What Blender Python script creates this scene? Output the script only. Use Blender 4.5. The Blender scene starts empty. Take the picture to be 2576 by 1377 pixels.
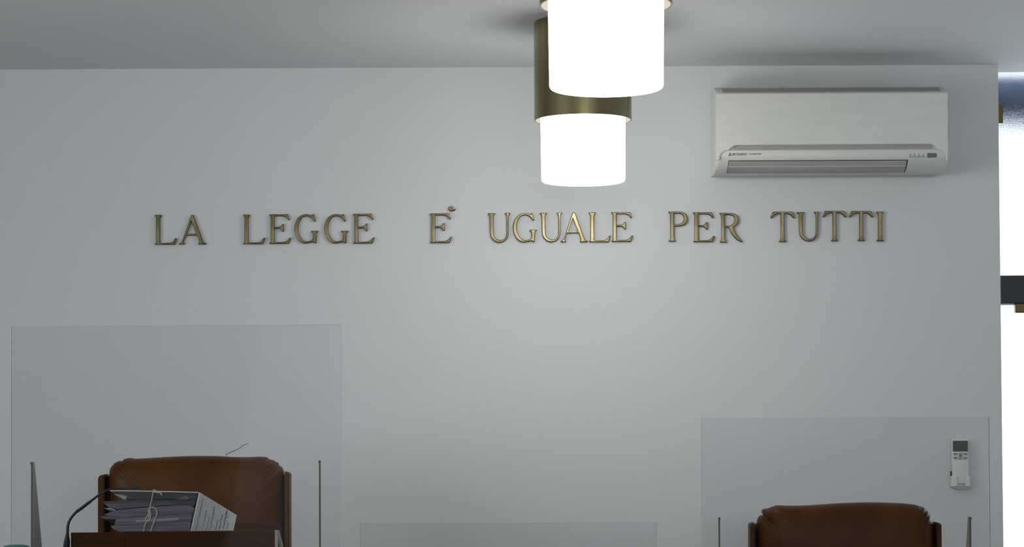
import bpy, bmesh, math, random
from mathutils import Vector, Matrix
random.seed(7)
scene = bpy.context.scene
PI = math.pi
# ------------------------------------------------------------------ camera
F, PPY = 5700.0, 922.5            # focal length and principal row, in pixels of the 2576 wide frame
CAM_Z, PITCH, ROLL = 1.5, 0.0313, -0.0048
cam_data = bpy.data.cameras.new('camera'); cam = bpy.data.objects.new('camera', cam_data)
scene.collection.objects.link(cam); scene.camera = cam
MROT = Matrix.Rotation(PI / 2 + PITCH, 4, 'X') @ Matrix.Rotation(ROLL, 4, 'Z')
cam.matrix_world = Matrix.Translation((0, 0, CAM_Z)) @ MROT
cam_data.sensor_width = 36.0; cam_data.lens = F / 2576 * 36.0
cam_data.shift_y = (PPY - 688.5) / 2576; cam_data.clip_start = 0.05
# ------------------------------------------------------------------ world, big lights, exposure
scene.view_settings.view_transform = 'Standard'; scene.view_settings.look = 'None'
scene.view_settings.gamma = 1.0; scene.view_settings.use_curve_mapping = False
scene.view_settings.exposure = 0.0
w = bpy.data.worlds.new('sky'); scene.world = w; w.use_nodes = True
bg = w.node_tree.nodes['Background']; bg.inputs[0].default_value = (0.88, 0.96, 1.0, 1); bg.inputs[1].default_value = 3.2
LAMP_STRENGTH = 13.5
def area(name, loc, rot, sx, sy, power, col):
    l = bpy.data.lights.new(name, 'AREA'); l.shape = 'RECTANGLE'; l.size = sx; l.size_y = sy
    l.energy = power; l.color = col
    o = bpy.data.objects.new(name, l); o.location = loc; o.rotation_euler = rot
    scene.collection.objects.link(o); return o
area('fill_light_left', (-3.42, 3.6, 1.55), (0, -PI / 2, 0), 1.3, 4.0, 72, (0.93, 0.98, 1.0))  # soft fill added from the left; no window is built there
area('fill_light_rear', (0.9, -2.85, 2.15), (PI / 2, 0, 0), 3.8, 0.7, 122, (0.97, 0.98, 1.0))  # added rear fill, set high to stay out of the acrylic reflections
# ------------------------------------------------------------------ helpers
C = scene.collection
def P(px, py, Y):
    d = MROT.to_3x3() @ Vector(((px - 1288) / F, (PPY - py) / F, -1.0))
    t = Y / d.y
    return Vector((0, 0, CAM_Z)) + d * t
def mat(name, col, rough=0.5, metal=0.0, spec=0.5, noise=None, bump=None, coat=0.0, aniso=0.0):
    m = bpy.data.materials.new(name); m.use_nodes = True; nt = m.node_tree; b = nt.nodes['Principled BSDF']
    b.inputs['Base Color'].default_value = (*col, 1); b.inputs['Roughness'].default_value = rough
    b.inputs['Metallic'].default_value = metal; b.inputs['Specular IOR Level'].default_value = spec
    b.inputs['Coat Weight'].default_value = coat
    tc = nt.nodes.new('ShaderNodeTexCoord')
    if noise:   # (scale xyz, colour 2, detail, lo, hi)
        sc, c2, det, lo, hi = noise
        mp = nt.nodes.new('ShaderNodeMapping'); mp.inputs['Scale'].default_value = sc
        n = nt.nodes.new('ShaderNodeTexNoise'); n.inputs['Scale'].default_value = 1; n.inputs['Detail'].default_value = det
        r = nt.nodes.new('ShaderNodeMapRange'); r.inputs['From Min'].default_value = lo; r.inputs['From Max'].default_value = hi
        mx = nt.nodes.new('ShaderNodeMix'); mx.data_type = 'RGBA'
        mx.inputs['A'].default_value = (*col, 1); mx.inputs['B'].default_value = (*c2, 1)
        nt.links.new(tc.outputs['Object'], mp.inputs[0]); nt.links.new(mp.outputs[0], n.inputs['Vector'])
        nt.links.new(n.outputs['Fac'], r.inputs['Value']); nt.links.new(r.outputs[0], mx.inputs['Factor'])
        nt.links.new(mx.outputs['Result'], b.inputs['Base Color'])
    if bump:    # (scale, strength, distance)
        n2 = nt.nodes.new('ShaderNodeTexNoise'); n2.inputs['Scale'].default_value = bump[0]; n2.inputs['Detail'].default_value = 4
        bp = nt.nodes.new('ShaderNodeBump'); bp.inputs['Strength'].default_value = bump[1]; bp.inputs['Distance'].default_value = bump[2]
        nt.links.new(tc.outputs['Object'], n2.inputs['Vector']); nt.links.new(n2.outputs['Fac'], bp.inputs['Height'])
        nt.links.new(bp.outputs[0], b.inputs['Normal'])
    return m
M = {}
M['wall'] = mat('wall_plaster', (0.70, 0.71, 0.705), 0.85, spec=0.2, noise=((260, 260, 260), (0.62, 0.63, 0.64), 3, 0.3, 0.7), bump=(220, 0.25, 0.001))
M['ceiling'] = mat('ceiling_plaster', (0.78, 0.795, 0.805), 0.9, spec=0.2, noise=((200, 200, 200), (0.73, 0.745, 0.755), 3, 0.3, 0.7), bump=(180, 0.2, 0.001))
M['floor'] = mat('floor_tile', (0.16, 0.145, 0.13), 0.4, noise=((3, 3, 3), (0.12, 0.11, 0.10), 5, 0.3, 0.7))
M['dark_wood'] = mat('dark_wood', (0.055, 0.026, 0.010), 0.4, noise=((4, 4, 60), (0.035, 0.017, 0.007), 4, 0.3, 0.7))
M['box_wood'] = mat('box_wood', (0.066, 0.030, 0.006), 0.55, spec=0.08, noise=((3, 3, 40), (0.035, 0.014, 0.006), 4, 0.3, 0.7))
M['leather'] = mat('brown_leather', (0.086, 0.031, 0.005), 0.42, spec=0.12, noise=((5, 5, 5), (0.044, 0.014, 0.004), 3, 0.35, 0.65), bump=(60, 0.05, 0.002))
M['leather_dark'] = mat('leather_gap_shade', (0.020, 0.008, 0.004), 0.6)  # darker leather on the back shell, painting shade into the cushion gap
M['brass_letter'] = mat('aged_brass', (0.225, 0.188, 0.105), 0.35, metal=1.0, noise=((35, 35, 14), (0.13, 0.11, 0.05), 4, 0.38, 0.66), bump=(60, 0.25, 0.002))
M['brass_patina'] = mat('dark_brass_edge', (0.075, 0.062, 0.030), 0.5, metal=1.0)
M['brass_lamp'] = mat('brushed_brass', (0.33, 0.28, 0.15), 0.27, metal=1.0, noise=((26, 26, 1.2), (0.22, 0.20, 0.10), 3, 0.3, 0.7))
M['brass_fitting'] = mat('brass_fitting', (0.13, 0.105, 0.05), 0.35, metal=1.0)
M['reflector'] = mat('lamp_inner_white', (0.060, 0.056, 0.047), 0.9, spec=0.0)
M['ac_white'] = mat('air_unit_plastic', (0.70, 0.71, 0.68), 0.38, noise=((9, 9, 40), (0.66, 0.67, 0.645), 3, 0.3, 0.7))
M['ac_vane'] = mat('air_unit_vane', (0.44, 0.44, 0.43), 0.45, noise=((6, 6, 60), (0.34, 0.34, 0.325), 4, 0.4, 0.7))
M['ac_shade_grey'] = mat('air_unit_shade_grey', (0.36, 0.36, 0.34), 0.6)
M['black'] = mat('black_plastic', (0.012, 0.013, 0.015), 0.45)
M['ink'] = mat('black_ink', (0.008, 0.008, 0.010), 0.7)
M['grey_print'] = mat('grey_print', (0.20, 0.20, 0.20), 0.6)
M['grey_window'] = mat('grey_sensor_window', (0.13, 0.13, 0.135), 0.3)
M['remote'] = mat('remote_plastic', (0.72, 0.73, 0.71), 0.45)
M['remote_button'] = mat('remote_button_grey', (0.36, 0.37, 0.37), 0.5)
M['lcd'] = mat('lcd_screen', (0.040, 0.044, 0.038), 0.25)
M['frame_dark'] = mat('window_frame_dark', (0.018, 0.021, 0.028), 0.4)
M['frame_white'] = mat('window_bead_white', (0.7, 0.72, 0.75), 0.4)
M['outside'] = mat('outside_shade_blue', (0.045, 0.068, 0.135), 0.8)  # dark blue carries the shade under the eave
M['steel'] = mat('bracket_steel', (0.42, 0.405, 0.40), 0.45, metal=0.0, spec=0.3)
M['steel_dark'] = mat('bracket_edge_dark', (0.05, 0.05, 0.05), 0.5, metal=0.3)
M['paper_grey'] = mat('paper_grey', (0.17, 0.17, 0.20), 0.8, noise=((12, 12, 400), (0.08, 0.08, 0.095), 4, 0.35, 0.65))
M['paper_lilac'] = mat('paper_lilac', (0.21, 0.20, 0.25), 0.8, noise=((10, 10, 380), (0.11, 0.105, 0.135), 4, 0.35, 0.65))
M['paper_light'] = mat('paper_light', (0.33, 0.33, 0.36), 0.8)
M['card_dark'] = mat('folder_card_dark', (0.065, 0.068, 0.070), 0.6, noise=((14, 14, 120), (0.035, 0.037, 0.040), 3, 0.3, 0.7))
M['card_white'] = mat('folder_spine_white', (0.78, 0.79, 0.80), 0.6, noise=((60, 60, 60), (0.66, 0.67, 0.68), 4, 0.3, 0.7))
M['string'] = mat('cotton_string', (0.55, 0.52, 0.44), 0.8)
M['edge_pale'] = mat('pale_edge', (0.38, 0.38, 0.35), 0.5)
M['teal'] = mat('teal_plastic', (0.030, 0.125, 0.105), 0.45)
M['chrome'] = mat('chrome', (0.5, 0.5, 0.5), 0.2, metal=1.0)
# opal shade: gives off light
m = bpy.data.materials.new('opal_lit_shade'); m.use_nodes = True; b = m.node_tree.nodes['Principled BSDF']
b.inputs['Base Color'].default_value = (0.8, 0.8, 0.8, 1)
b.inputs['Emission Color'].default_value = (1.0, 0.985, 0.96, 1); b.inputs['Emission Strength'].default_value = LAMP_STRENGTH
M['opal'] = m
m = bpy.data.materials.new('daylit_curtain'); m.use_nodes = True; b = m.node_tree.nodes['Principled BSDF']
b.inputs['Base Color'].default_value = (0.6, 0.6, 0.6, 1); b.inputs['Emission Color'].default_value = (0.95, 0.97, 1.0, 1); b.inputs['Emission Strength'].default_value = 0.13
M['daylight'] = m
# clear acrylic: straight-through tint plus a surface reflection
m = bpy.data.materials.new('clear_acrylic'); m.use_nodes = True; nt = m.node_tree; nt.nodes.remove(nt.nodes['Principled BSDF'])
out = nt.nodes['Material Output']; tr = nt.nodes.new('ShaderNodeBsdfTransparent'); tr.inputs[0].default_value = (0.968, 0.971, 0.973, 1)
gl = nt.nodes.new('ShaderNodeBsdfGlossy'); gl.inputs['Roughness'].default_value = 0.04
fr = nt.nodes.new('ShaderNodeFresnel'); fr.inputs[0].default_value = 1.36; mx = nt.nodes.new('ShaderNodeMixShader')
nt.links.new(fr.outputs[0], mx.inputs[0]); nt.links.new(tr.outputs[0], mx.inputs[1]); nt.links.new(gl.outputs[0], mx.inputs[2])
nt.links.new(mx.outputs[0], out.inputs[0]); M['acrylic'] = m
M['acrylic_edge'] = mat('acrylic_polished_edge', (0.43, 0.44, 0.45), 0.5)
# patterned window glass
m = bpy.data.materials.new('patterned_glass'); m.use_nodes = True; b = m.node_tree.nodes['Principled BSDF']
b.inputs['Base Color'].default_value = (0.97, 0.99, 1, 1); b.inputs['Transmission Weight'].default_value = 1; b.inputs['Roughness'].default_value = 0.04
b.inputs['IOR'].default_value = 1.4
n2 = m.node_tree.nodes.new('ShaderNodeTexNoise'); n2.inputs['Scale'].default_value = 520; n2.inputs['Detail'].default_value = 2
tc = m.node_tree.nodes.new('ShaderNodeTexCoord'); bp = m.node_tree.nodes.new('ShaderNodeBump'); bp.inputs['Distance'].default_value = 0.003; bp.inputs['Strength'].default_value = 0.34
m.node_tree.links.new(tc.outputs['Object'], n2.inputs[0]); m.node_tree.links.new(n2.outputs['Fac'], bp.inputs['Height']); m.node_tree.links.new(bp.outputs[0], b.inputs['Normal'])
M['patterned'] = m

def link(name, me, material, parent=None, smooth=False):
    o = bpy.data.objects.new(name, me); C.objects.link(o)
    me.name = name
    if material is not None:
        me.materials.clear(); me.materials.append(M[material])
    if smooth:
        for p in me.polygons: p.use_smooth = True
        try: me.set_sharp_from_angle(angle=math.radians(38))
        except Exception: pass
    if parent:
        o.parent = parent; o.matrix_parent_inverse = Matrix.Identity(4)
        o.location = -Vector(parent['_w']) if '_w' in parent else (0, 0, 0)
    return o
def obj(name, bm, material, parent=None, smooth=False):
    bmesh.ops.recalc_face_normals(bm, faces=bm.faces)
    me = bpy.data.meshes.new(name); bm.to_mesh(me); bm.free()
    return link(name, me, material, parent, smooth)
def sub(name, bm, material, parent, smooth=False):
    """a sub-part: its parent is a part whose own origin already sits at the world origin"""
    bmesh.ops.recalc_face_normals(bm, faces=bm.faces)
    me = bpy.data.meshes.new(name); bm.to_mesh(me); bm.free(); me.materials.append(M[material])
    if smooth:
        for p in me.polygons: p.use_smooth = True
    o = bpy.data.objects.new(name, me); C.objects.link(o); o.parent = parent; return o
def thing(name, label, cat, loc=(0, 0, 0), group=None):
    o = bpy.data.objects.new(name, None); C.objects.link(o); o.location = loc; o.empty_display_size = 0.05
    o['_w'] = tuple(loc); o['label'] = label; o['category'] = cat
    if group: o['group'] = group
    return o
def tag(o, label, cat, group=None):
    o['label'] = label; o['category'] = cat
    if group: o['group'] = group
    return o
def struct(o): o['kind'] = 'structure'; return o
def recentre(o, c):
    """put the origin of a one-mesh thing at c"""
    c = Vector(c); o.data.transform(Matrix.Translation(-c)); o.location = c; return o
def bm_box(x0, x1, y0, y1, z0, z1, bev=0.0, seg=2, bm=None):
    b = bm or bmesh.new(); n = bmesh.new() if bm else b
    vs = [n.verts.new((x, y, z)) for x in (x0, x1) for y in (y0, y1) for z in (z0, z1)]
    for f in ((0, 1, 3, 2), (4, 6, 7, 5), (0, 4, 5, 1), (2, 3, 7, 6), (0, 2, 6, 4), (1, 5, 7, 3)): n.faces.new([vs[i] for i in f])
    bmesh.ops.recalc_face_normals(n, faces=n.faces)
    if bev: bmesh.ops.bevel(n, geom=list(n.edges), offset=bev, segments=seg, affect='EDGES', profile=0.5)
    if bm:
        me = bpy.data.meshes.new('tmp'); n.to_mesh(me); n.free(); b.from_mesh(me); bpy.data.meshes.remove(me)
    return b
def bm_pxbox(a, b_, c, d, Y0, Y1, bev=0.0, bm=None):   # pixel rectangle a,b_ .. c,d read on the plane Y0
    p, q = P(a, b_, Y0), P(c, d, Y0)
    return bm_box(p.x, q.x, Y0, Y1, q.z, p.z, bev, 2, bm)
def bm_prism(pts, vec, bm=None):                       # 3D outline swept by vec
    b = bm or bmesh.new(); a = [b.verts.new(p) for p in pts]; c = [b.verts.new(Vector(p) + Vector(vec)) for p in pts]
    b.faces.new(a); b.faces.new(c[::-1])
    for i in range(len(a)):
        j = (i + 1) % len(a); b.faces.new((a[j], a[i], c[i], c[j]))
    return b
def bm_lathe(prof, seg=96, c=(0, 0, 0), closed=False):
    b = bmesh.new(); rings = []
    for r, z in prof:
        if r < 1e-6: rings.append([b.verts.new((c[0], c[1], c[2] + z))])
        else: rings.append([b.verts.new((c[0] + r * math.cos(2 * PI * k / seg), c[1] + r * math.sin(2 * PI * k / seg), c[2] + z)) for k in range(seg)])
    prs = list(zip(rings, rings[1:])) + ([(rings[-1], rings[0])] if closed else [])
    for p, q in prs:
        for k in range(seg):
            l = (k + 1) % seg
            if len(p) == 1 and len(q) == 1: continue
            if len(p) == 1: b.faces.new((p[0], q[k], q[l]))
            elif len(q) == 1: b.faces.new((p[k], p[l], q[0]))
            else: b.faces.new((p[k], p[l], q[l], q[k]))
    return b
def smooth_path(pts, n=6):
    pts = [Vector(p) for p in pts]; o = []
    for i in range(len(pts) - 1):
        p0, p1, p2, p3 = pts[max(i - 1, 0)], pts[i], pts[i + 1], pts[min(i + 2, len(pts) - 1)]
        for k in range(n):
            t = k / n
            o.append(0.5 * ((2 * p1) + (p2 - p0) * t + (2 * p0 - 5 * p1 + 4 * p2 - p3) * t * t + (3 * p1 - p0 - 3 * p2 + p3) * t ** 3))
    o.append(pts[-1]); return o
def bm_tube(path, rad, seg=10, bm=None):
    b = bm or bmesh.new(); rings = []; n = len(path); up = Vector((0.13, 0.99, 0.05)).normalized()
    for i, p in enumerate(path):
        d = (path[min(i + 1, n - 1)] - path[max(i - 1, 0)]).normalized()
        s = d.cross(up); s = s.normalized() if s.length > 1e-4 else Vector((1, 0, 0)); u = s.cross(d)
        r = rad[i] if isinstance(rad, (list, tuple)) else rad
        rings.append([b.verts.new(p + (s * math.cos(2 * PI * k / seg) + u * math.sin(2 * PI * k / seg)) * r) for k in range(seg)])
    for p, q in zip(rings, rings[1:]):
        for k in range(seg): b.faces.new((p[k], p[(k + 1) % seg], q[(k + 1) % seg], q[k]))
    b.faces.new(rings[0][::-1]); b.faces.new(rings[-1]); return b
def text_mesh(body, x0, x1, z0, z1, Y, shear=0.0, ext=0.0003):
    """lettering facing -Y, fitted to the rectangle"""
    cu = bpy.data.curves.new('t', 'FONT'); cu.body = body; cu.size = 1; cu.extrude = 0.02; cu.shear = shear; cu.offset = 0.012
    o = bpy.data.objects.new('t', cu); C.objects.link(o); bpy.context.view_layer.update()
    me = bpy.data.meshes.new_from_object(o.evaluated_get(bpy.context.evaluated_depsgraph_get()))
    bpy.data.objects.remove(o); bpy.data.curves.remove(cu)
    xs = [v.co.x for v in me.vertices]; ys = [v.co.y for v in me.vertices]
    sx = (x1 - x0) / (max(xs) - min(xs)); sy = (z1 - z0) / (max(ys) - min(ys)); mx_, my_ = min(xs), min(ys)
    for v in me.vertices: v.co = (x0 + (v.co.x - mx_) * sx, Y - v.co.z / 0.02 * ext, z0 + (v.co.y - my_) * sy)
    return me

# ------------------------------------------------------------------ the room
YW = 7.95                                       # back wall plane
CEIL = P(1288, 169, YW).z
XE = (P(2511, 163, YW).x + P(2524, 1377, YW).x) / 2   # where the back wall ends
XL, XR, YB, YWIN = -3.6, 3.2, -3.0, 8.11
struct(obj('wall_back', bm_box(XL, XE, YW, YWIN + 0.12, 0, CEIL, 0.0), 'wall'))
struct(obj('ceiling', bm_box(XL - 0.1, XR + 0.1, YB - 0.1, YWIN + 0.12, CEIL, CEIL + 0.15), 'ceiling'))
struct(obj('floor', bm_box(XL - 0.1, XR + 0.1, YB - 0.1, YWIN + 0.12, -0.1, 0), 'floor'))
struct(obj('wall_left', bm_box(XL - 0.1, XL, YB, YW, 0, CEIL), 'wall'))
struct(obj('wall_right', bm_box(XR, XR + 0.1, YB, YWIN + 0.12, 0, CEIL), 'wall'))
# the wall behind the camera: timber panelling broken by pale plastered piers
struct(obj('wall_front', bm_box(XL, XR, YB - 0.1, YB, 0, CEIL), 'dark_wood'))
struct(obj('trim_1', bm_box(-1.02, -0.72, YB, YB + 0.05, 0, CEIL), 'wall'))
# daylit, curtained window behind the camera (it shows as a pale band in the left acrylic sheet)
wb = bpy.data.objects.new('window_2', None); C.objects.link(wb); wb['kind'] = 'structure'
obj('lit_pane', bm_prism([(-1.64, YB + .012, 2.3), (-1.06, YB + .012, 2.3), (-1.06, YB + .012, 0.5), (-1.92, YB + .012, 0.5)], (0, -.008, 0)), 'daylight', wb)
obj('window_frame', bm_box(-1.98, -1.04, YB + .0005, YB + .003, 0.45, 2.35), 'frame_dark', wb)

# window beside the wall end
wn = bpy.data.objects.new('window_1', None); C.objects.link(wn); wn['kind'] = 'structure'
zb1, zb0 = P(2550, 694, YWIN).z, P(2550, 765, YWIN).z
zw = P(2550, 768.5, YWIN).z
obj('upper_pane', bm_box(XE + .001, XR - .001, YWIN, YWIN + 0.006, zb1 - 0.01, CEIL - .001), 'patterned', wn)
obj('lower_pane', bm_box(XE + .001, XR - .001, YWIN, YWIN + 0.006, 0.02, zb0), 'patterned', wn)
obj('transom', bm_box(XE + .001, XR - .001, YWIN - 0.02, YWIN + 0.05, zb0, zb1, 0.003), 'frame_dark', wn)
obj('glazing_bead', bm_box(XE + .001, P(2549, 766, YWIN).x, YWIN - 0.012, YWIN + 0.004, zw, zb0), 'frame_white', wn)
obj('hinge', bm_box(XE + .0005, P(2519, 290, YWIN).x, YWIN - 0.03, YWIN - 0.001, P(2516, 313, YWIN).z, P(2516, 265, YWIN).z, 0.002), 'brass_fitting', wn)
obj('latch', bm_box(P(2549, 770, YWIN).x, P(2600, 770, YWIN).x, YWIN - 0.035, YWIN - 0.001, P(2560, 789, YWIN).z, zb0, 0.004), 'brass_fitting', wn)
# eave outside the window, its shade painted in as dark blue
ev = obj('wall_outside', bm_box(0.5, 6.5, 8.55, 8.75, P(2550, 326, 8.55).z, CEIL + 0.4), 'outside'); struct(ev)
ev2 = obj('ceiling_outside', bm_box(0.5, 6.5, YWIN + 0.121, 8.55, CEIL, CEIL + 0.15), 'outside'); struct(ev2)

# raised judges' platform
struct(obj('floor_platform', bm_box(XL, XE + 1.0, 6.25, YW, 0, 0.20, 0.0), 'dark_wood'))
struct(obj('floor_step', bm_box(XL, -0.45, 6.25, YW, 0.20, 0.37, 0.0), 'dark_wood'))

# thin crack line on the plaster above the left chair
pth = smooth_path([P(567, 1146, YW - .0006), P(578, 1139, YW - .0006), P(592, 1134, YW - .0006), P(604, 1127, YW - .0006), P(613, 1120, YW - .0006), P(625, 1117, YW - .0006)], 4)
wr = obj('wire', bm_tube(pth, 0.0008, 6), 'ink')
tag(wr, 'thin dark wire end curling over the white wall above the left chair', 'wire'); recentre(wr, P(567, 1146, YW))

# ------------------------------------------------------------------ brass lettering
def poly_smooth(pts):
    pts = [Vector((p[0], p[1])) for p in pts]
    for _ in range(2):
        n = len(pts); res = []
        for i in range(n):
            a, b_, c = pts[i - 1], pts[i], pts[(i + 1) % n]
            u, v = (b_ - a), (c - b_)
            ang = abs(u.angle(v)) if u.length > 0 and v.length > 0 else 0
            if ang < math.radians(50) and ang > math.radians(4):
                k = min(0.25, 0.25)
                res.append(b_ - u * k); res.append(b_ + v * k)
            else: res.append(b_)
        pts = res
    return pts
G = {
'L': [[(172,190),(318,190),(318,220),(300,237),(286,262),(290,785),(305,795),(500,793),(550,780),(590,740),(622,688),(652,697),(606,828),(178,828),(180,805),(205,785),(207,262),(197,237),(172,215)]],
'A': [[(965,188),(1003,188),(1020,215),(1215,755),(1235,785),(1285,803),(1285,823),(1118,823),(1118,803),(1138,785),(1137,755),(1092,632),(845,632),(795,770),(800,788),(820,803),(820,823),(703,823),(703,803),(745,785),(770,755),(950,230)],[(965,318),(868,597),(1078,597)]],
'E': [[(68,176),(470,173),(515,293),(485,298),(455,250),(410,222),(350,213),(182,214),(182,450),(285,450),(325,432),(350,385),(382,385),(382,545),(352,545),(328,500),(290,480),(182,480),(186,775),(380,774),(440,758),(480,720),(508,680),(540,683),(490,808),(75,810),(78,790),(105,772),(103,230),(95,213),(70,200)]],
'G': [[(1030,172),(1075,325),(1040,330),(1015,285),(980,252),(930,222),(870,212),(810,222),(760,262),(722,325),(700,400),(692,490),(703,570),(732,650),(775,715),(825,752),(880,762),(955,752),(1000,725),(1016,690),(1016,590),(1000,565),(972,550),(972,533),(1125,533),(1125,550),(1097,570),(1090,595),(1083,797),(1060,798),(1035,778),(1000,775),(930,793),(860,803),(800,798),(730,762),(670,692),(630,600),(613,490),(622,400),(650,315),(700,242),(760,194),(830,171),(900,172),(960,190),(988,204),(1003,196),(1010,172)]],
'U': [[(1442,325),(1595,325),(1595,345),(1570,360),(1560,385),(1560,770),(1580,830),(1620,876),(1680,903),(1750,900),(1805,868),(1838,810),(1848,740),(1845,385),(1835,357),(1808,342),(1810,318),(1920,318),(1920,340),(1895,358),(1888,385),(1886,770),(1865,850),(1812,918),(1740,952),(1660,958),(1585,927),(1522,862),(1490,780),(1480,385),(1468,360),(1442,345)]],
'P': [[(185,203),(460,203),(530,225),(580,280),(598,350),(585,420),(545,475),(480,508),(400,518),(303,517),(302,780),(318,802),(338,818),(335,845),(190,845),(190,822),(215,802),(225,780),(218,250),(205,235),(185,225)],[(297,243),(420,240),(470,258),(503,298),(515,350),(500,410),(460,455),(400,475),(297,478)]],
'R': [[(1283,232),(1560,235),(1640,262),(1685,310),(1700,370),(1690,430),(1650,490),(1580,545),(1610,630),(1670,730),(1735,798),(1772,838),(1760,865),(1690,835),(1610,770),(1540,680),(1502,600),(1485,545),(1395,543),(1395,805),(1410,822),(1440,842),(1435,868),(1293,868),(1293,845),(1315,825),(1325,800),(1320,285),(1310,267),(1283,252)],[(1387,272),(1510,270),(1560,285),(1598,322),(1610,370),(1595,430),(1555,483),(1500,508),(1390,510)]],
'T': [[(113,200),(515,200),(568,328),(535,330),(505,287),(460,253),(400,241),(348,241),(352,775),(365,795),(388,808),(385,828),(242,828),(245,806),(268,792),(280,772),(275,241),(205,243),(155,260),(118,295),(92,328),(60,326)]],
'I': [[(2280,200),(2420,198),(2418,222),(2395,240),(2388,262),(2393,772),(2405,790),(2428,800),(2425,815),(2278,813),(2282,795),(2305,782),(2315,762),(2310,262),(2300,240),(2280,225)]],
'`': [[(640,168),(670,176),(688,205),(680,238),(690,245),(710,237),(725,225),(738,235),(725,255),(700,272),(660,278),(620,270),(596,245),(590,210),(608,178)]],
}
def letter(ch, x0, x1, y0, y1, word, label, thick=0.0045):
    loops = G[ch]; ax = [p[0] for p in loops[0]]; ay = [p[1] for p in loops[0]]
    a0, a1, b0, b1 = min(ax), max(ax), min(ay), max(ay)
    org = P((x0 + x1) / 2, y1, YW)
    cu = bpy.data.curves.new('l', 'CURVE'); cu.dimensions = '2D'; cu.fill_mode = 'BOTH'
    cu.extrude = thick; cu.bevel_depth = 0.0022; cu.bevel_resolution = 2; cu.offset = -0.0022
    for lp in loops:
        pts = poly_smooth(lp); s = cu.splines.new('POLY'); s.points.add(len(pts) - 1); s.use_cyclic_u = True
        for k, q in enumerate(pts):
            w_ = P(x0 + (q.x - a0) / (a1 - a0) * (x1 - x0), y0 + (q.y - b0) / (b1 - b0) * (y1 - y0), YW)
            s.points[k].co = (w_.x - org.x, w_.z - org.z, 0, 1)
    o = bpy.data.objects.new('l', cu); C.objects.link(o); bpy.context.view_layer.update()
    me = bpy.data.meshes.new_from_object(o.evaluated_get(bpy.context.evaluated_depsgraph_get()))
    bpy.data.objects.remove(o); bpy.data.curves.remove(cu)
    me.transform(Matrix.Rotation(PI / 2, 4, 'X'))
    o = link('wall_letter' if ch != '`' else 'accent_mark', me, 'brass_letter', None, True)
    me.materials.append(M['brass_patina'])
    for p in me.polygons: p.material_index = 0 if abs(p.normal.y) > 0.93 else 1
    o.location = (org.x, YW - thick - 0.0022 - 0.001, org.z)
    tag(o, label, 'letter', 'brass letters of the motto on the wall')
W1, W2, W3, W4, W5, W6 = 'LA', 'LEGGE', 'E', 'UGUALE', 'PER', 'TUTTI'
for a in [
 ('L',390.0,445.9,541.9,616.4,W1,'brass letter L that opens the word LA, leftmost letter on the wall'),
 ('A',451.9,519.6,541.9,615.8,W1,'brass letter A ending the short first word LA'),
 ('L',612.2,668.1,541.2,615.1,W2,'brass letter L that opens the word LEGGE'),
 ('E',677.9,732.9,540.1,614.3,W2,'brass letter E between L and G, first E of the word LEGGE'),
 ('G',741.4,801.0,539.8,613.5,W2,'brass letter G, first of the two in LEGGE'),
 ('G',816.5,876.4,539.6,613.5,W2,'brass letter G, second of the two in LEGGE'),
 ('E',888.4,942.7,539.0,613.5,W2,'brass letter E that ends the word LEGGE'),
 ('E',1081.8,1137.4,537.8,612.0,W3,'brass letter E standing alone under the small accent mark'),
 ('`',1128.5,1145.9,519.6,532.6,W3,'small brass comma-shaped accent mark above the lone letter E'),
 ('U',1227.9,1283.6,536.7,611.8,W4,'bright brass letter U that opens the word UGUALE'),
 ('G',1290.6,1350.0,537.0,610.6,W4,'bright brass letter G between the two letters U of UGUALE'),
 ('U',1358.0,1413.6,535.9,610.4,W4,'bright brass letter U just before the A of UGUALE'),
 ('A',1410.4,1477.9,535.0,609.8,W4,'bright brass letter A below the hanging lamps, in UGUALE'),
 ('L',1481.0,1535.8,535.3,609.8,W4,'bright brass letter L after the A of UGUALE'),
 ('E',1537.3,1592.3,534.8,609.0,W4,'bright brass letter E that ends the word UGUALE'),
 ('P',1681.3,1729.6,533.6,608.4,W5,'brass letter P, the only P on the wall'),
 ('E',1742.5,1797.2,535.0,609.8,W5,'brass letter E in the middle of the word PER'),
 ('R',1809.4,1866.4,537.0,611.0,W5,'brass letter R, the only R, below the air conditioner'),
 ('T',1937.2,1998.4,534.0,609.6,W6,'brass letter T that opens the word TUTTI'),
 ('U',2004.2,2060.2,534.0,608.7,W6,'brass letter U in the word TUTTI'),
 ('T',2068.4,2128.0,531.9,607.7,W6,'brass letter T right after the U of TUTTI'),
 ('T',2135.2,2195.7,532.3,607.1,W6,'brass letter T just before the final I of TUTTI'),
 ('I',2204.1,2222.2,533.8,608.0,W6,'brass letter I, rightmost letter on the wall')]: letter(*a)

# ------------------------------------------------------------------ ceiling lamps
def make_lamp(x, y, label):
    t = thing('ceiling_lamp', label, 'lamp', (x, y, CEIL), 'cylindrical ceiling lamps in a row')
    R, H = 0.1532, 0.308
    c = (x, y, CEIL)
    obj('brass_housing', bm_lathe([(R - .0025, -.02), (R - .0025, -H), (R, -H), (R, -.0005), (0, -.0005), (0, -.02)], 128, c), 'brass_lamp', t, True)
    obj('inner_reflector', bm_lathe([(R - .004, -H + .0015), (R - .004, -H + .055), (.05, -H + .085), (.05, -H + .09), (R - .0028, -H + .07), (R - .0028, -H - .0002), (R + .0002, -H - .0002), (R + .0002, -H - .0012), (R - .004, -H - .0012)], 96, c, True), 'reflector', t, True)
    S, D = 0.1315, H + 0.196
    pr = [(0, -H + .075), (S + .002, -H + .075), (S + .002, -H - .002)] + [(S - .010 + .010 * math.cos(a * PI / 16), -D + .010 - .010 * math.sin(a * PI / 16)) for a in range(9)] + [(0, -D)]
    obj('shade', bm_lathe(pr, 128, c), 'opal', t, True)
    return t
Y2, Y1 = 7.10, 5.20
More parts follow.
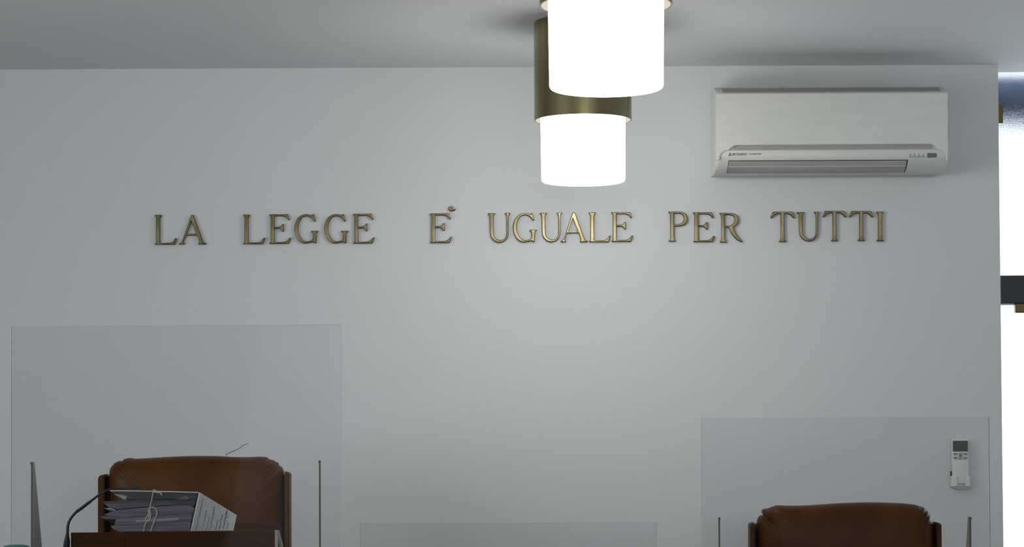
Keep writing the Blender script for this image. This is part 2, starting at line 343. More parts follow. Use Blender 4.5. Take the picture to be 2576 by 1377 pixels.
lamp_far = make_lamp(P(1467.5, 460, Y2).x, Y2, 'lit white lamp in a tall brass sleeve, the farther one, near the wall')
lamp_near = make_lamp(P(1525.5, 230, Y1).x, Y1, 'larger lit white cylinder lamp, the nearer one, cut off by the top edge')
def copy_tree(o, dx, dy, label):
    c = o.copy(); C.objects.link(c); c.location = o.location + Vector((dx, dy, 0)); c['label'] = label
    for ch in list(o.children):
        d = ch.copy(); C.objects.link(d); d.parent = c
    return c

# ------------------------------------------------------------------ air conditioner
def az(py, d): return P(2094, py, YW - d).z
ax0, ax1 = P(1802, 300, YW - .23).x, P(2386, 300, YW - .23).x
zt = az(219.5, .15)
prof = [(0, zt), (.15, zt), (.162, az(221.5, .162)), (.196, az(228, .196)), (.208, az(232, .208)), (.214, az(238, .214)), (.214, az(375.5, .214)), (.221, az(377.5, .221)),
        (.2225, az(386, .2225)), (.2215, az(394, .2215)), (.216, az(403, .216)), (.203, az(413, .203)), (.186, az(422, .186)), (.165, az(430, .165)), (.140, az(436, .140)), (.115, az(439.5, .115)), (0, az(443, 0))]
def loft(pr, x0, x1, bm=None, rnd=0.0):
    b = bm or bmesh.new(); rings = []
    secs = [(x0, 1)] if not rnd else []
    if rnd:
        for k in range(5): a = k / 4 * PI / 2; secs.append((x0 + rnd * (1 - math.sin(a)), 1 - 0.045 * (1 - math.cos(a)) if False else 1))
        secs = [(x0, .955), (x0 + rnd * .15, .975), (x0 + rnd * .45, .992), (x0 + rnd, 1), (x1 - rnd, 1), (x1 - rnd * .45, .992), (x1 - rnd * .15, .975), (x1, .955)]
    else: secs = [(x0, 1), (x1, 1)]
    for x, s in secs: rings.append([b.verts.new((x, YW - d * s, z)) for d, z in pr])
    for p, q in zip(rings, rings[1:]):
        for k in range(len(pr)):
            l = (k + 1) % len(pr); b.faces.new((p[k], p[l], q[l], q[k]))
    b.faces.new(rings[0][::-1]); b.faces.new(rings[-1]); return b
ac = thing('air_conditioner', 'white wall-mounted air conditioner under the ceiling, right of the lamps', 'air conditioner', (( ax0 + ax1) / 2, YW, az(443, 0)))
obj('body', loft(prof, ax0, ax1, None, 0.018), 'ac_white', ac, True)
def fp(px, py): p = P(px, py, YW - .23); return (p.x, p.z)
outl = [(1803,236),(2385,234),(2385.5,402),(2381,404),(2380.5,396),(2376,386),(2368,378),(2357,375.5),(2352,369),(2347,364),(2338,362),(1856,365),(1848,366),(1840,372),(1834,377.5),(1824,379),(1816,385),(1811,394),(1810,402),(1803,402)]
bm = bmesh.new(); bm_prism([(fp(a, b_)[0], YW - .230, fp(a, b_)[1]) for a, b_ in outl], (0, .015, 0), bm)
bmesh.ops.recalc_face_normals(bm, faces=bm.faces)
ed = [e for e in bm.edges if all(abs(v.co.y - (YW - .230)) < 1e-5 for v in e.verts)]
bmesh.ops.bevel(bm, geom=ed, offset=0.0022, segments=2, affect='EDGES')
obj('front_panel', bm, 'ac_white', ac, True)
obj('intake_slot_shade', bm_box(P(1846, 370, YW - .2155).x, P(2346, 370, YW - .2155).x, YW - .2155, YW - .2142, az(376.3, .2155), az(365, .2155)), 'ac_shade_grey', ac)  # darker strip on the recess floor, standing for the shade in it
obj('shoulder_grille', bm_prism([(P(1818, 222, YW - .2).x, YW - .163, az(221.5, .162) + .0006), (P(1818, 222, YW - .2).x, YW - .197, az(228, .196) + .0006), (P(1818, 222, YW - .2).x, YW - .207, az(231.6, .207) + .0008), (P(1818, 222, YW - .2).x, YW - .207, az(234, .2)), (P(1818, 222, YW - .2).x, YW - .163, az(228, .162))], (P(2366, 222, YW - .2).x - P(1818, 222, YW - .2).x, 0, 0)), 'ac_shade_grey', ac)  # grille openings, greyed to carry the shade on the upper shoulder too
# top grille ribs on the sloping shoulder
bm = bmesh.new()
for k in range(3):
    d_ = .166 + k * .013; z_ = az(222.3 + k * 2.5, d_)
    bm_box(P(1836, 222, YW - .2).x, P(2340 - k * 2, 222, YW - .2).x, YW - d_ - .001, YW - d_ + .008, z_ - .0006, z_ + .0009, 0, 2, bm)
obj('top_grille', bm, 'ac_white', ac)
# swing vane: the closed flap, with the dark gap round it
def strip(pl, off, xa, xb, th, skew=0.0):
    b = bmesh.new(); rings = []
    n = len(pl)
    for i, (d, z) in enumerate(pl):
        a, c_ = pl[max(i - 1, 0)], pl[min(i + 1, n - 1)]
        tx, tz = c_[0] - a[0], c_[1] - a[1]; L_ = math.hypot(tx, tz); nx, nz = -tz / L_, tx / L_   # outward
        sk = skew * i / (n - 1)
        r = []
        for o_ in (off, off - th):
            for x in (xa + sk, xb + sk): r.append(b.verts.new((x, YW - (d + nx * o_), z + nz * o_)))
        rings.append(r)
    for p, q in zip(rings, rings[1:]):
        for i, j in ((0, 1), (3, 2), (2, 0), (1, 3)): b.faces.new((p[i], p[j], q[j], q[i]))
    b.faces.new((rings[0][0], rings[0][1], rings[0][3], rings[0][2])); b.faces.new((rings[-1][0], rings[-1][1], rings[-1][3], rings[-1][2]))
    return b
def interp(py0, py1, n):
    tab = [(386, .2225), (394, .2215), (403, .216), (413, .203), (422, .186), (430, .165), (436, .140), (439.5, .115)]
    o_ = []
    for k in range(n):
        py = py0 + (py1 - py0) * k / (n - 1)
        for (p0, d0), (p1, d1) in zip(tab, tab[1:]):
            if p0 <= py <= p1: d = d0 + (d1 - d0) * (py - p0) / (p1 - p0); break
        o_.append((d, az(py, d)))
    return o_
vx0, vx1 = P(1833.5, 404, YW - .215).x, P(2281, 404, YW - .215).x
obj('air_outlet', strip(interp(403, 434.2, 12), .0010, vx0 - .0016, vx1 + .0036, .003), 'ink', ac)
vn = obj('swing_vane', strip(interp(404.2, 416.4, 7), .0022, vx0, vx1, .003), 'ac_vane', ac)
obj('swing_vane', strip(interp(417.6, 432.8, 7), .0022, vx0, vx1, .003), 'ac_vane', ac)
obj('vane_lip', strip(interp(416.4, 417.8, 3), .0030, vx0, vx1, .003), 'ac_white', ac)
# printed marks
YL = YW - .2228
bm = bmesh.new()
ec = P(1836.6, 389.3, YL); rr = .0038
for a in (90, 210, 330):
    d = Vector((math.cos(math.radians(a)), 0, math.sin(math.radians(a)))); s = Vector((-d.z, 0, d.x))
    q = [ec, ec + d * rr * 1.0 + s * rr * .58, ec + d * rr * 2.0, ec + d * rr * 1.0 - s * rr * .58]
    bm_prism([p + Vector((0, -.0004, 0)) for p in q], (0, .0006, 0), bm)
obj('emblem', bm, 'ink', ac)
def tx(name, body, px0, py0, px1, py1, shear=0.0, mt='ink', Y=None, par=None):
    Y = Y or YL; a, b_ = P(px0, py1, Y), P(px1, py0, Y)
    return link(name, text_mesh(body, a.x, b_.x, a.z, b_.z, Y, shear), mt, par or ac)
tx('lettering', 'MITSUBISHI', 1843, 385.6, 1878.5, 389.4)
tx('lettering', 'HEAVY INDUSTRIES, LTD.', 1843, 390.0, 1878.5, 391.8)
tx('lettering', 'INVERTER', 1884.5, 385.8, 1915, 389.6, 0.35)
obj('sensor_window', bm_pxbox(2332.5, 385.2, 2356.5, 396.5, YL, YL + .002, .0006), 'grey_window', ac)
bm = bmesh.new()
for k, x in enumerate((2287, 2298, 2308.5, 2320)):
    bm_pxbox(x, 386.6, x + 6.5, 387.5, YL, YL + .002, 0, bm); bm_pxbox(x + 1.2, 389.2, x + 4.4, 392.2, YL, YL + .002, 0, bm)
bm_pxbox(2287, 393.9, 2326.5, 395.3, YL, YL + .002, 0, bm)
obj('indicator_marks', bm, 'grey_print', ac)
obj('cover_seam', strip(interp(402.2, 403.0, 3), .0008, P(2287, 402, YL).x, P(2353, 402, YL).x, .002), 'frame_white', ac)

# ------------------------------------------------------------------ remote control and its holder
hc = P(2416, 1226, YW)
rh = thing('remote_holder', 'small white wall holder gripping the foot of the remote control', 'holder', hc)
obj('back_plate', bm_pxbox(2393.5, 1170, 2439, 1225, YW - .0045, YW - .0003, .001), 'remote', rh)
bm = bmesh.new()
p0, p1, p2, p3 = P(2393, 1224, YW - .030), P(2440, 1224, YW - .030), P(2440, 1226, YW), P(2393, 1226, YW)
a = P(2408, 1232, YW - .012); b2 = P(2424, 1232, YW - .012)
vs = [bm.verts.new(v) for v in ((p0.x, YW - .030, p0.z), (p1.x, YW - .030, p0.z), (p1.x, YW - .0045, p0.z), (p0.x, YW - .0045, p0.z),
      (a.x, YW - .018, a.z), (b2.x, YW - .018, a.z), (b2.x, YW - .0045, a.z), (a.x, YW - .0045, a.z))]
for f in ((0, 1, 2, 3), (4, 7, 6, 5), (0, 4, 5, 1), (1, 5, 6, 2), (2, 6, 7, 3), (3, 7, 4, 0)): bm.faces.new([vs[i] for i in f])
obj('base_wedge', bm, 'remote', rh)
obj('cheek', bm_pxbox(2393, 1199, 2407, 1224, YW - .032, YW - .0268, .0012), 'remote', rh)
obj('cheek', bm_pxbox(2428.5, 1199, 2440, 1224, YW - .032, YW - .0268, .0012), 'remote', rh)
sx = P(2393, 1210, YW - .032).x; sx2 = P(2440, 1210, YW - .032).x
obj('side_wall', bm_box(sx, sx + .0015, YW - .032, YW - .004, P(2400, 1224, YW - .03).z, P(2400, 1199, YW - .03).z), 'remote', rh)
obj('side_wall', bm_box(sx2 - .0015, sx2, YW - .032, YW - .004, P(2400, 1224, YW - .03).z, P(2400, 1199, YW - .03).z), 'remote', rh)
YR = YW - .0265
rc = thing('remote_control', 'slim white remote control with grey screen standing in its holder on the wall', 'remote control', P(2416, 1223, YW - .015))
obj('case', bm_pxbox(2394.6, 1105.5, 2437.2, 1223.5, YR, YW - .005, .0035), 'remote', rc, True)
obj('screen', bm_pxbox(2396.8, 1109.5, 2434.8, 1136.6, YR - .0006, YR + .001, .0003), 'lcd', rc)
for x0, y0, x1, y1 in ((2398.5, 1139.5, 2409, 1146.3), (2398.5, 1149.3, 2409, 1156.2), (2423.6, 1139.5, 2433.8, 1146.3), (2423.6, 1149.3, 2433.8, 1156.2)):
    k = obj('button', bm_pxbox(x0, y0, x1, y1, YR - .0010, YR + .001, .0003), 'remote_button', rc)
k = obj('rocker_button', bm_pxbox(2411.3, 1139.5, 2421.6, 1156.8, YR - .0012, YR + .001, .0003), 'remote_button', rc)
bm = bmesh.new()
bm_pxbox(2415.2, 1141.6, 2417, 1143, YR - .0015, YR, 0, bm); bm_pxbox(2415.2, 1152.2, 2417, 1153.6, YR - .0015, YR, 0, bm); bm_pxbox(2413, 1146.4, 2420, 1148, YR - .0015, YR, 0, bm)
obj('button_marks', bm, 'ink', rc)
for x, y in ((2400, 1142), (2400.6, 1151.8), (2425.4, 1142), (2425.4, 1152)): obj('key_print', bm_pxbox(x, y, x + 7, y + 2.4, YR - .0013, YR), 'grey_print', rc)
obj('stylus_slot', bm_pxbox(2391.6, 1186, 2393.8, 1198, YR + .006, YR + .014), 'ink', rc)
tx('lettering', 'MITSUBISHI', 2411.5, 1217.3, 2427.6, 1219.9, 0, 'ink', YR - .0004, rc)
ec = P(2409.6, 1218.6, YR - .0004); bm = bmesh.new()
for a in (90, 210, 330):
    d = Vector((math.cos(math.radians(a)), 0, math.sin(math.radians(a)))); s = Vector((-d.z, 0, d.x)); rr = .0012
    bm_prism([ec, ec + d * rr + s * rr * .58, ec + d * rr * 2, ec + d * rr - s * rr * .58], (0, .0004, 0), bm)
obj('emblem', bm, 'ink', rc)

# ------------------------------------------------------------------ judges' chairs
def make_chair(outline, xl, xr, side_l, side_r, Y, floor_z, label, cutpy):
    """outline: top of the cushion from left to right in pixels; xl/xr: cushion sides; side_*: (outer px, top py)"""
    cx = P((side_l[0] + side_r[0]) / 2, cutpy, Y).x
    t = thing('office_chair', label, 'chair', (cx, Y, floor_z), "brown leather chairs behind the judges' bench")
    top = [P(a, b_, Y) for a, b_ in outline]
    zlow = floor_z + .47
    xl_, xr_ = P(xl, cutpy, Y).x, P(xr, cutpy, Y).x
    # closed outline, clockwise from the lower left
    pts = [Vector((xl_ + .004, Y, zlow))] + [Vector((xl_, Y, zlow + (top[0].z - .02 - zlow) * k / 7)) for k in range(1, 8)]
    pts += smooth_path([(p.x, Y, p.z) for p in top], 4)
    pts += [Vector((xr_, Y, zlow + (top[-1].z - .02 - zlow) * k / 7)) for k in range(7, 0, -1)] + [Vector((xr_ - .004, Y, zlow))]
    pts += [Vector((xr_ + (xl_ - xr_) * k / 9, Y, zlow)) for k in range(1, 9)]
    ctr = Vector(((xl_ + xr_) / 2, Y, (zlow + top[len(top) // 2].z) / 2))
    zt_ = max(p.z for p in top)
    n = len(pts); sm = [p.copy() for p in pts]
    for _ in range(60): sm = [(sm[i - 1] + sm[i] * 2 + sm[(i + 1) % n]) / 4 for i in range(n)]
    b = bmesh.new(); loops = []
    S = [(1.0, 0.0), (.995, .018), (.98, .036), (.955, .052), (.92, .063), (.86, .072), (.76, .078), (.6, .081), (.35, .082)]
    for sgn in (-1, 1):
        for s, dpt in (S if sgn < 0 else S[1:]):
            ring = []
            for i, p0_ in enumerate(pts):
                p = p0_.lerp(sm[i], min(1.0, (1 - s) / .10))
                # ring insets of even width on all four sides
                dx, dz = p.x - ctr.x, p.z - ctr.z
                inset = (1 - s) * .29; hw_, hh_ = (xr_ - xl_) / 2, zt_ - ctr.z
                v = Vector((ctr.x + dx * (1 - inset / hw_), Y, ctr.z + dz * (1 - inset / hh_)))
                # gathered leather at the upper corners
                corner = math.exp(-((abs(dx) - (xr_ - xl_) / 2 + .03) / .035) ** 2) * math.exp(-((zt_ - .035 - p.z) / .035) ** 2)
                edge = math.exp(-((s - .955) / .035) ** 2)
                wr_ = math.sin(i * 0.95) * .006 * corner * edge
                yy = (dpt * (1.0 if sgn < 0 else .55) + wr_)
                v.y = Y + sgn * yy
                ring.append(b.verts.new(v))
            loops.append((sgn, ring))
    F_ = [r for s, r in loops if s < 0]; B_ = [F_[0]] + [r for s, r in loops if s > 0]
    for L in (F_, B_):
        for p, q in zip(L, L[1:]):
            for k in range(n): b.faces.new((p[k], p[(k + 1) % n], q[(k + 1) % n], q[k]))
        b.faces.new(L[-1])
    bmesh.ops.remove_doubles(b, verts=b.verts, dist=0.0004)
    obj('backrest', b, 'leather', t, True)
    # wings beside the cushion
    for sx_, (opx, tpy), inner, sg in ((-1, side_l, xl_, 1), (1, side_r, xr_, -1)):
        xo = P(opx, cutpy, Y).x; zt2 = P(opx, tpy, Y).z; xi = inner + (-.010 if sx_ < 0 else .004)
        if sx_ > 0: xi = inner + .006
        x0, x1 = (xo, xi) if sx_ < 0 else (xi, xo)
        b = bmesh.new(); prof_ = []
        wdt = x1 - x0; rr = min(.014, wdt * .7)
        for k in range(9):
            a = k / 8 * PI / 2
            prof_.append((rr * (1 - math.cos(a)), zt2 - rr + rr * math.sin(a)))
        if sx_ < 0: poly = [(x0, zlow)] + [(x0 + u, z) for u, z in prof_] + [(x1, zt2 + .002), (x1, zlow)]
        else: poly = [(x1, zlow)] + [(x1 - u, z) for u, z in prof_] + [(x0, zt2 + .002), (x0, zlow)]
        bm_prism([(x, Y - .045, z) for x, z in poly], (0, .075, 0), b)
        bmesh.ops.recalc_face_normals(b, faces=b.faces)
        bmesh.ops.bevel(b, geom=[e for e in b.edges if abs(e.verts[0].co.y - e.verts[1].co.y) < 1e-6], offset=.004, segments=2, affect='EDGES')
        obj('side_wing', b, 'leather', t, True)
    x0, x1 = P(side_l[0], cutpy, Y).x, P(side_r[0], cutpy, Y).x
    obj('back_shell', bm_box(x0 + .012, x1 - .012, Y + .012, Y + .075, zlow, P(xl, side_l[1], Y).z - .004, .01), 'leather_dark', t, True)
    obj('seat', bm_box(x0 + .03, x1 - .03, Y - .56, Y - .05, floor_z + .40, floor_z + .50, .035, 4), 'leather', t, True)
    for sg, xx in ((-1, x0 + .0), (1, x1 - .05)):
        ar = obj('armrest', bm_box(xx, xx + .05, Y - .42, Y - .06, floor_z + .62, floor_z + .66, .015, 3), 'leather', t, True)
        sp = [Vector((xx + .025, Y - .38, floor_z + .63)), Vector((xx + .025, Y - .36, floor_z + .5)), Vector((xx + .025 - sg * .04, Y - .3, floor_z + .44))]
        obj('armrest_post', bm_tube(smooth_path(sp, 5), .012, 10), 'black', t, True)
    obj('gas_stem', bm_lathe([(0, .06), (.028, .06), (.028, .25), (.02, .25), (.02, .41), (0, .41)], 24, (cx, Y - .3, floor_z)), 'chrome', t, True)
    for k in range(5):
        a = k * 2 * PI / 5 + .3; d = Vector((math.cos(a), math.sin(a), 0)); c0 = Vector((cx, Y - .3, floor_z))
        lg = obj('base_arm', bm_tube([c0 + Vector((0, 0, .10)), c0 + d * .14 + Vector((0, 0, .095)), c0 + d * .25 + Vector((0, 0, .075))], [.024, .02, .014], 10), 'black', t, True)
        e = c0 + d * .25; s_ = Vector((-d.y, d.x, 0))
        b = bm_tube([e + s_ * -.018 + Vector((0, 0, .030)), e + s_ * .018 + Vector((0, 0, .030))], .0298, 16)
        bm_tube([e + Vector((0, 0, .03)), e + Vector((0, 0, .078))], .006, 8, b)
        obj('caster', b, 'black', t, True)
    return t
def z1(p): return (p[0] / 2.862, 1077 + p[1] / 2.862)
def z2(p): return (1740 + p[0] / 3.081, 1030 + p[1] / 3.081)
left_top = [z1(p) for p in [(785,338),(790,325),(793,300),(803,280),(815,266),(828,252),(845,243),(865,237),(878,241),(888,230),(905,222),(925,218),(945,217),(965,221),(985,222),(1060,218),(1160,212),(1270,206),(1400,202),(1560,203),(1690,210),(1800,210),(1860,207),(1890,208),(1912,210),(1928,215),(1938,225),(1955,229),(1975,236),(1990,246),(2005,252),(2010,268),(2023,277),(2035,290),(2042,305),(2046,325)]]
right_top = [z2(p) for p in [(499,895),(505,870),(510,850),(522,830),(540,822),(556,820),(546,808),(542,795),(548,778),(565,772),(590,769),(612,760),(635,752),(665,745),(760,748),(900,745),(1000,738),(1100,731),(1200,726),(1300,723),(1400,722),(1500,724),(1600,728),(1680,734),(1730,741),(1760,750),(1785,757),(1808,768),(1825,785),(1843,800),(1848,830),(1856,850),(1863,875),(1868,900)]]
CY = 7.10
make_chair(left_top, 277, 714.5, (252.5, 1195), (731.5, 1188), CY, 0.37, 'brown leather chair at left, directly behind the tied stack of files', 1300)
make_chair(right_top, 1902, 2346, (1884, 1316), (2362.5, 1315), CY, 0.20, 'brown leather chair at right, below the remote control on the wall', 1340)

# ------------------------------------------------------------------ the bench (its top lies just under the picture)
BZ1, BZ2 = 1.12, 0.95
def make_bench(label, x0, x1, y0, y1, z, ystep):
    t = thing('judge_bench', label, 'bench', ((x0 + x1) / 2, y0 + .1, 0))
    obj('worktop', bm_box(x0, x1, y0, y1, z - .03, z, .004), 'dark_wood', t)
    obj('front_panel', bm_box(x0 + .02, x1 - .02, y0 + .04, y0 + .07, 0, z - .031), 'dark_wood', t)
    for x in (x0 + .02, x1 - .05): obj('end_panel', bm_box(x, x + .03, y0 + .071, ystep - .005, 0, z - .031), 'dark_wood', t)
make_bench('dark wooden bench just below the picture, under the stack of files', -1.75, -0.435, 5.62, 6.50, BZ1, 6.25)
make_bench('lower dark wooden bench just below the picture, in front of the right chair', -0.425, 1.62, 5.95, 6.75, BZ2, 6.25)

# ------------------------------------------------------------------ clear screens
def bracket(t, px, pytop, Y, zb, ux, sgn_knob, edge_side):
    """triangular foot behind the sheet; ux = sideways drift per metre of depth"""
    p = P(px, pytop, Y); th = .0030
    top_d, bot_d = .030, .030 + (p.z - zb) * .70
    u = Vector((ux, 1, 0)).normalized(); s = Vector((u.y, -u.x, 0))
    y0 = Vector((p.x, Y + .0065, 0))
    q = [y0 + Vector((0, 0, zb)), y0 + Vector((0, 0, p.z)), y0 + u * top_d + Vector((0, 0, p.z)), y0 + u * bot_d + Vector((0, 0, zb))]
    br = obj('support_foot', bm_prism([v - s * th / 2 for v in q], s * th), 'steel', t)
    # clamp strip on the front of the sheet edge
    c0 = Vector((p.x, Y, 0))
    obj('clamp_strip', bm_box(p.x - .0022, p.x + .0022, Y - .0035, Y - .0003, zb, p.z, .0008), 'steel_dark', t)
    k = [Vector((p.x, Y - .009, p.z - .004)), Vector((p.x, Y - .0032, p.z - .004))]
    obj('screw', bm_tube(k, .0032, 12), 'steel_dark', t, True)
def screen(name, label, l, r, topl, Y, zb, feet):
    a, b_ = P(l, topl, Y), P(r, topl, Y)
    t = thing(name, label, 'screen', ((a.x + b_.x) / 2, Y, zb), 'clear acrylic screens on the bench')
    obj('clear_sheet', bm_box(a.x + .0015, b_.x - .0015, Y, Y + .005, zb, a.z - .001), 'acrylic', t)
    b = bmesh.new()
    bm_box(a.x, a.x + .0015, Y, Y + .005, zb, a.z, 0, 2, b); bm_box(b_.x - .0015, b_.x, Y, Y + .005, zb, a.z, 0, 2, b)
    bm_box(a.x + .0015, b_.x - .0015, Y, Y + .005, a.z - .001, a.z, 0, 2, b)
    obj('polished_edge', b, 'acrylic_edge', t)
    for f in feet: bracket(t, f[0], f[1], Y, zb, f[2], 1, f[3])
    return t
YS1, YS2 = 5.90, 6.30
screen('acrylic_screen', 'tall clear acrylic screen at left, in front of the stack of files', 27, 858, 821, YS1, BZ1, [(80.5, 1163, (806 - 1288) / F, 1), (804.5, 1159, (806 - 1288) / F, 1)])
screen('acrylic_screen', 'clear acrylic screen at right, in front of the right chair and remote', 1764, 2489, 1053, YS2, BZ2, [(1809, 1302, (1810 - 1288) / F, 1), (2440.5, 1301, (1810 - 1288) / F, 1)])
screen('acrylic_screen', 'low clear acrylic screen in the middle, between the two taller screens', 906, 1652, 1318, YS2, BZ2, [])

# ------------------------------------------------------------------ file box with the tied bundle of case papers
YF = 6.02
fb = thing('file_box', 'low dark wooden file box with pale edges, under the stack of files', 'box', (P(440, 1340, YF).x, YF + .15, BZ1))
a, b_ = P(178.5, 1341, YF), P(313, 1340, YF); c_, d_ = P(314, 1339, YF), P(691, 1335.5, YF)
def quad_board(pl, pr, Y, th, zb): return bm_prism([(pl.x, Y, zb), (pr.x, Y, zb), (pr.x, Y, pr.z), (pl.x, Y, pl.z)], (0, th, 0))
obj('front_board', quad_board(a, b_, YF, .012, BZ1), 'box_wood', fb)
obj('front_board', quad_board(c_, d_, YF, .012, BZ1), 'box_wood', fb)
e0, e1 = P(691, 1334.5, YF), P(698.5, 1334, YF)
obj('edge_strip', bm_box(e0.x + .0003, e1.x, YF, YF + .012, BZ1, e0.z), 'edge_pale', fb)
s0, s1 = P(698.5, 1335, YF), P(726, 1386, YF + .10)
obj('side_brace', bm_prism([s0, s0 + Vector((0, 0, -.014)), Vector((s1.x - .012, YF + .10, BZ1)), Vector((s1.x + .004, YF + .10, BZ1))], (.003, .012, 0)), 'edge_pale', fb)
obj('base_board', bm_box(a.x, e1.x, YF + .012, YF + .37, BZ1, BZ1 + .006), 'box_wood', fb)
YK = YF + .37
bb = [P(x, y, YK) for x, y in [(480, 1318), (600, 1317), (692, 1316.5), (699, 1318), (703, 1323), (705, 1330)]]
pl = [Vector((bb[0].x, YK, BZ1))] + bb + [Vector((bb[-1].x + .002, YK, BZ1))]
obj('back_board', bm_prism(pl, (0, .010, 0)), 'box_wood', fb)

V = P(593, 1297, 6.30) - P(500, 1240, 6.05)       # how the bundle runs back: away, right and sinking
YP = 6.05
dv = thing('document_bundle', 'tied stack of grey case papers with a white handwritten spine, on the file box', 'documents', (P(390, 1335, YP).x, YP + .12, P(390, 1345, YP).z))
Vn = Vector(V)
def sheaf(name, pts, mt, yoff=0.0, k=1.0):
    q = [P(x, y, YP + yoff) for x, y in pts]
    return obj(name, bm_prism(q, Vn * k), mt, dv)
z5 = lambda p: (150 + p[0] / 5.481, 1130 + p[1] / 5.481)
sheaf('folder_cover', [z5(p) for p in [(690,570),(1300,578),(1905,594),(1900,640),(1905,604),(1870,606),(1300,592),(700,580)]][:3] + [z5(p) for p in [(1903,606),(1300,590),(692,581)]], 'card_white', 0, 1)
sheaf('folder', [z5(p) for p in [(720,583),(1300,592),(1900,608),(1880,700),(1500,690),(1200,700),(900,695),(850,660),(745,615)]], 'card_dark', .002, 1)
sheaf('loose_sheet', [z5(p) for p in [(745,622),(830,630),(930,650),(905,700),(880,695)]], 'paper_light', -.001, .3)
sheaf('paper_sheaf', [z5(p) for p in [(1590,690),(1740,650),(1800,685),(1760,705)]], 'paper_grey', -.001, .5)
sheaf('folder', [z5(p) for p in [(590,722),(720,722),(1000,705),(1400,700),(1878,700),(1858,790),(1700,800),(1400,770),(1000,790),(820,830),(660,800),(605,745)]], 'card_dark', .004, .96)
sheaf('paper_sheaf', [z5(p) for p in [(620,760),(800,758),(1200,738),(1500,735),(1700,765),(1440,775),(1000,815),(800,835),(690,812)]], 'paper_grey', .0, .9)
sheaf('loose_sheet', [z5(p) for p in [(608,818),(700,815),(760,835),(775,853),(690,838)]], 'paper_light', -.001, .3)
sheaf('paper_sheaf', [z5(p) for p in [(770,850),(1000,825),(1400,790),(1700,775),(1790,780),(1855,810),(1838,880),(1400,905),(900,945),(700,925),(610,905),(700,872)]], 'paper_lilac', .001, .94)
sheaf('paper_sheaf', [z5(p) for p in [(550,932),(640,920),(850,940),(1300,915),(1838,885),(1815,960),(1300,985),(900,1010),(780,970),(600,965)]], 'paper_grey', .003, .95)
sheaf('paper_sheaf', [z5(p) for p in [(790,965),(1100,945),(1500,915),(1750,890),(1825,905),(1812,980),(1500,1010),(1100,1040),(760,1050),(765,1000)]], 'paper_lilac', -.001, .92)
sheaf('loose_sheet', [z5(p) for p in [(1050,985),(1250,975),(1640,955),(1645,975),(1250,998),(1050,1008)]], 'paper_light', -.0018, .1)
sheaf('paper_sheaf', [z5(p) for p in [(700,1065),(830,1045),(1300,1030),(1808,985),(1800,1080),(1795,1160),(1300,1170),(900,1170),(770,1120),(740,1105)]], 'paper_lilac', .002, .93)
# spine: white board on the right flank with handwriting
A0, A1 = P(500, 1240, YP), P(478, 1339, YP)
spn = obj('spine', bm_prism([A0, A0 + Vector((.003, 0, .0005)), A1 + Vector((.003, 0, -.004)), A1 + Vector((0, 0, -.004))], V), 'card_white', dv)
def sp(u, v_, off=.0036):     # u along depth 0..1, v_ down the spine 0..1
    return A0.lerp(A1, v_) + Vector(V) * u + Vector((off, 0, 0))
b = bmesh.new()
rows = [(.10, .10, .95, .0010, 46), (.34, .40, .80, .0007, 18), (.42, .12, .85, .0013, 34), (.24, .3, .9, .0004, 26), (.56, .36, .70, .0008, 16), (.64, .18, .60, .0016, 20), (.74, .02, .50, .0022, 26), (.83, .30, .60, .0008, 14)]
for u0, v0, v1, amp, n in rows:
    q = []
    for k in range(n):
        t_ = v0 + (v1 - v0) * k / (n - 1)
        q.append(sp(u0 + (amp / .0010) * .012 * random.uniform(-1, 1), t_ + random.uniform(-.01, .01)))
    bm_tube(q, .0005 + amp * .12, 5, b)
obj('handwriting', b, 'ink', dv)
# string round the bundle with its bow
b = bmesh.new()
def st(pts, r=.0016, yo=-.004): bm_tube(smooth_path([P(*z5(p), YP + yo) for p in pts], 5), r, 8, b)
tp = P(*z5((1295, 575)), YP)
st([(1300,576),(1285,620),(1265,720),(1245,800),(1225,850),(1232,930),(1200,1010),(1170,1060),(1158,1150)])
st([(1285,588),(1340,600),(1390,608),(1408,640)], .0018)
st([(1250,815),(1290,805),(1325,830),(1342,880),(1320,960),(1285,1050),(1250,1150)], .0017)
st([(1240,880),(1205,930),(1186,965),(1200,992),(1235,990),(1250,950),(1252,890),(1240,830)], .0017)
bm_tube([tp + Vector((0, -.004, .001)), tp + Vector((0, 0, .0025)), tp + Vector(V) * .5 + Vector((0, 0, .0028)), tp + Vector(V) + Vector((0, 0, .002))], .0016, 8, b)
obj('string', b, 'string', dv, True)

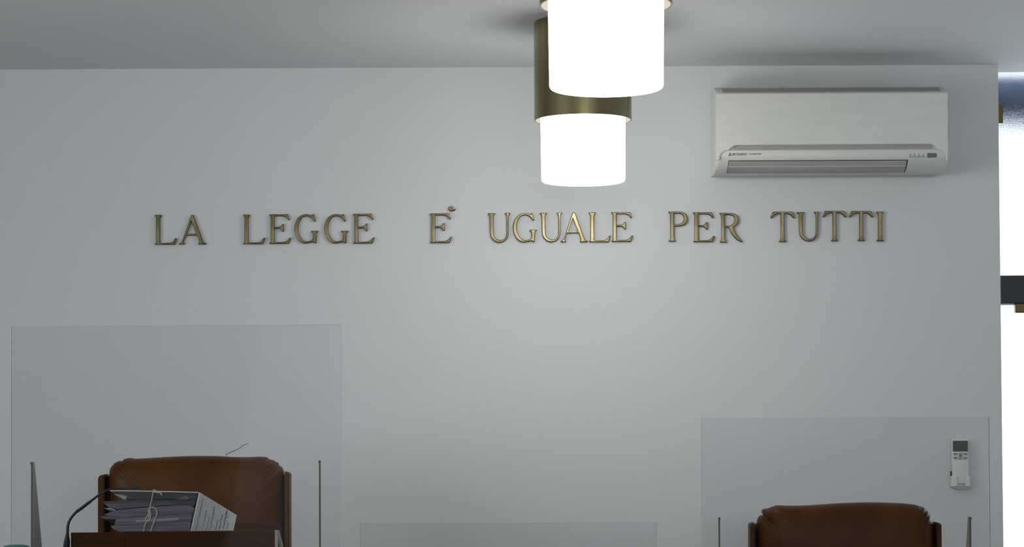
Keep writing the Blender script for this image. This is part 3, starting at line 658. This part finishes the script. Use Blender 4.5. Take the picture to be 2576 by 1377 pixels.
# ------------------------------------------------------------------ gooseneck microphone
YM = 6.12
base = P(169, 1372, YM)
mc = thing('gooseneck_microphone', 'black gooseneck microphone bending over the stack of files at left', 'microphone', (base.x, YM, BZ1))
obj('desk_base', bm_lathe([(0, 0), (.024, 0), (.026, .004), (.023, .022), (.012, .028), (0, .028)], 40, (base.x, YM, BZ1)), 'black', mc, True)
zc = [P(167, 1377, YM), P(168.5, 1362, YM), P(169, 1350, YM), P(169.8, 1338, YM)]
obj('stem_socket', bm_tube([Vector((base.x - .001, YM, BZ1 + .02))] + zc, [.0095, .0090, .0082, .0055, .0034], 16), 'black', mc, True)
nk = smooth_path([P(x, y, YM) for x, y in [(169.8, 1340), (171, 1322), (178, 1305), (192, 1289), (207, 1278), (229, 1261), (252, 1244), (268, 1235.5), (279, 1230.5), (300, 1229.5), (331, 1228.5)]], 6)
n = len(nk)
obj('neck', bm_tube(nk, [.0041 - .0018 * i / n + (.0008 if 18 < i < 30 else 0) for i in range(n)], 12), 'black', mc, True)
cp = [P(329, 1228.5, YM), P(332, 1228.2, YM), P(336, 1227.6, YM), P(346, 1227.2, YM), P(351, 1227.3, YM)]
obj('capsule', bm_tube(cp, [.0026, .0044, .0050, .0047, .0032], 16), 'black', mc, True)

# ------------------------------------------------------------------ teal container at the lower left
YC = 5.76
tz = P(40, 1371.3, YC).z; txx = P(41, 1375, YC).x; R_ = (P(76, 1375, YC) - P(6, 1375, YC)).x / 2
tc_ = thing('container', 'teal green container whose rounded top peeks in at the lower left corner', 'container', (txx, YC, BZ1))
pr = [(0, 0), (R_ * .9, 0), (R_ * .92, .01), (R_ * .92, tz - BZ1 - .035), (0, tz - BZ1 - .035)]
obj('body', bm_lathe(pr, 48, (txx, YC, BZ1)), 'teal', tc_, True)
h = tz - BZ1
obj('lid', bm_lathe([(0, h - .034), (R_, h - .034), (R_, h - .010), (R_ * .94, h - .005), (R_ * .80, h - .0018), (R_ * .5, h), (0, h)], 48, (txx, YC, BZ1)), 'teal', tc_, True)
for o in bpy.data.objects:
    if '_w' in o: del o['_w']
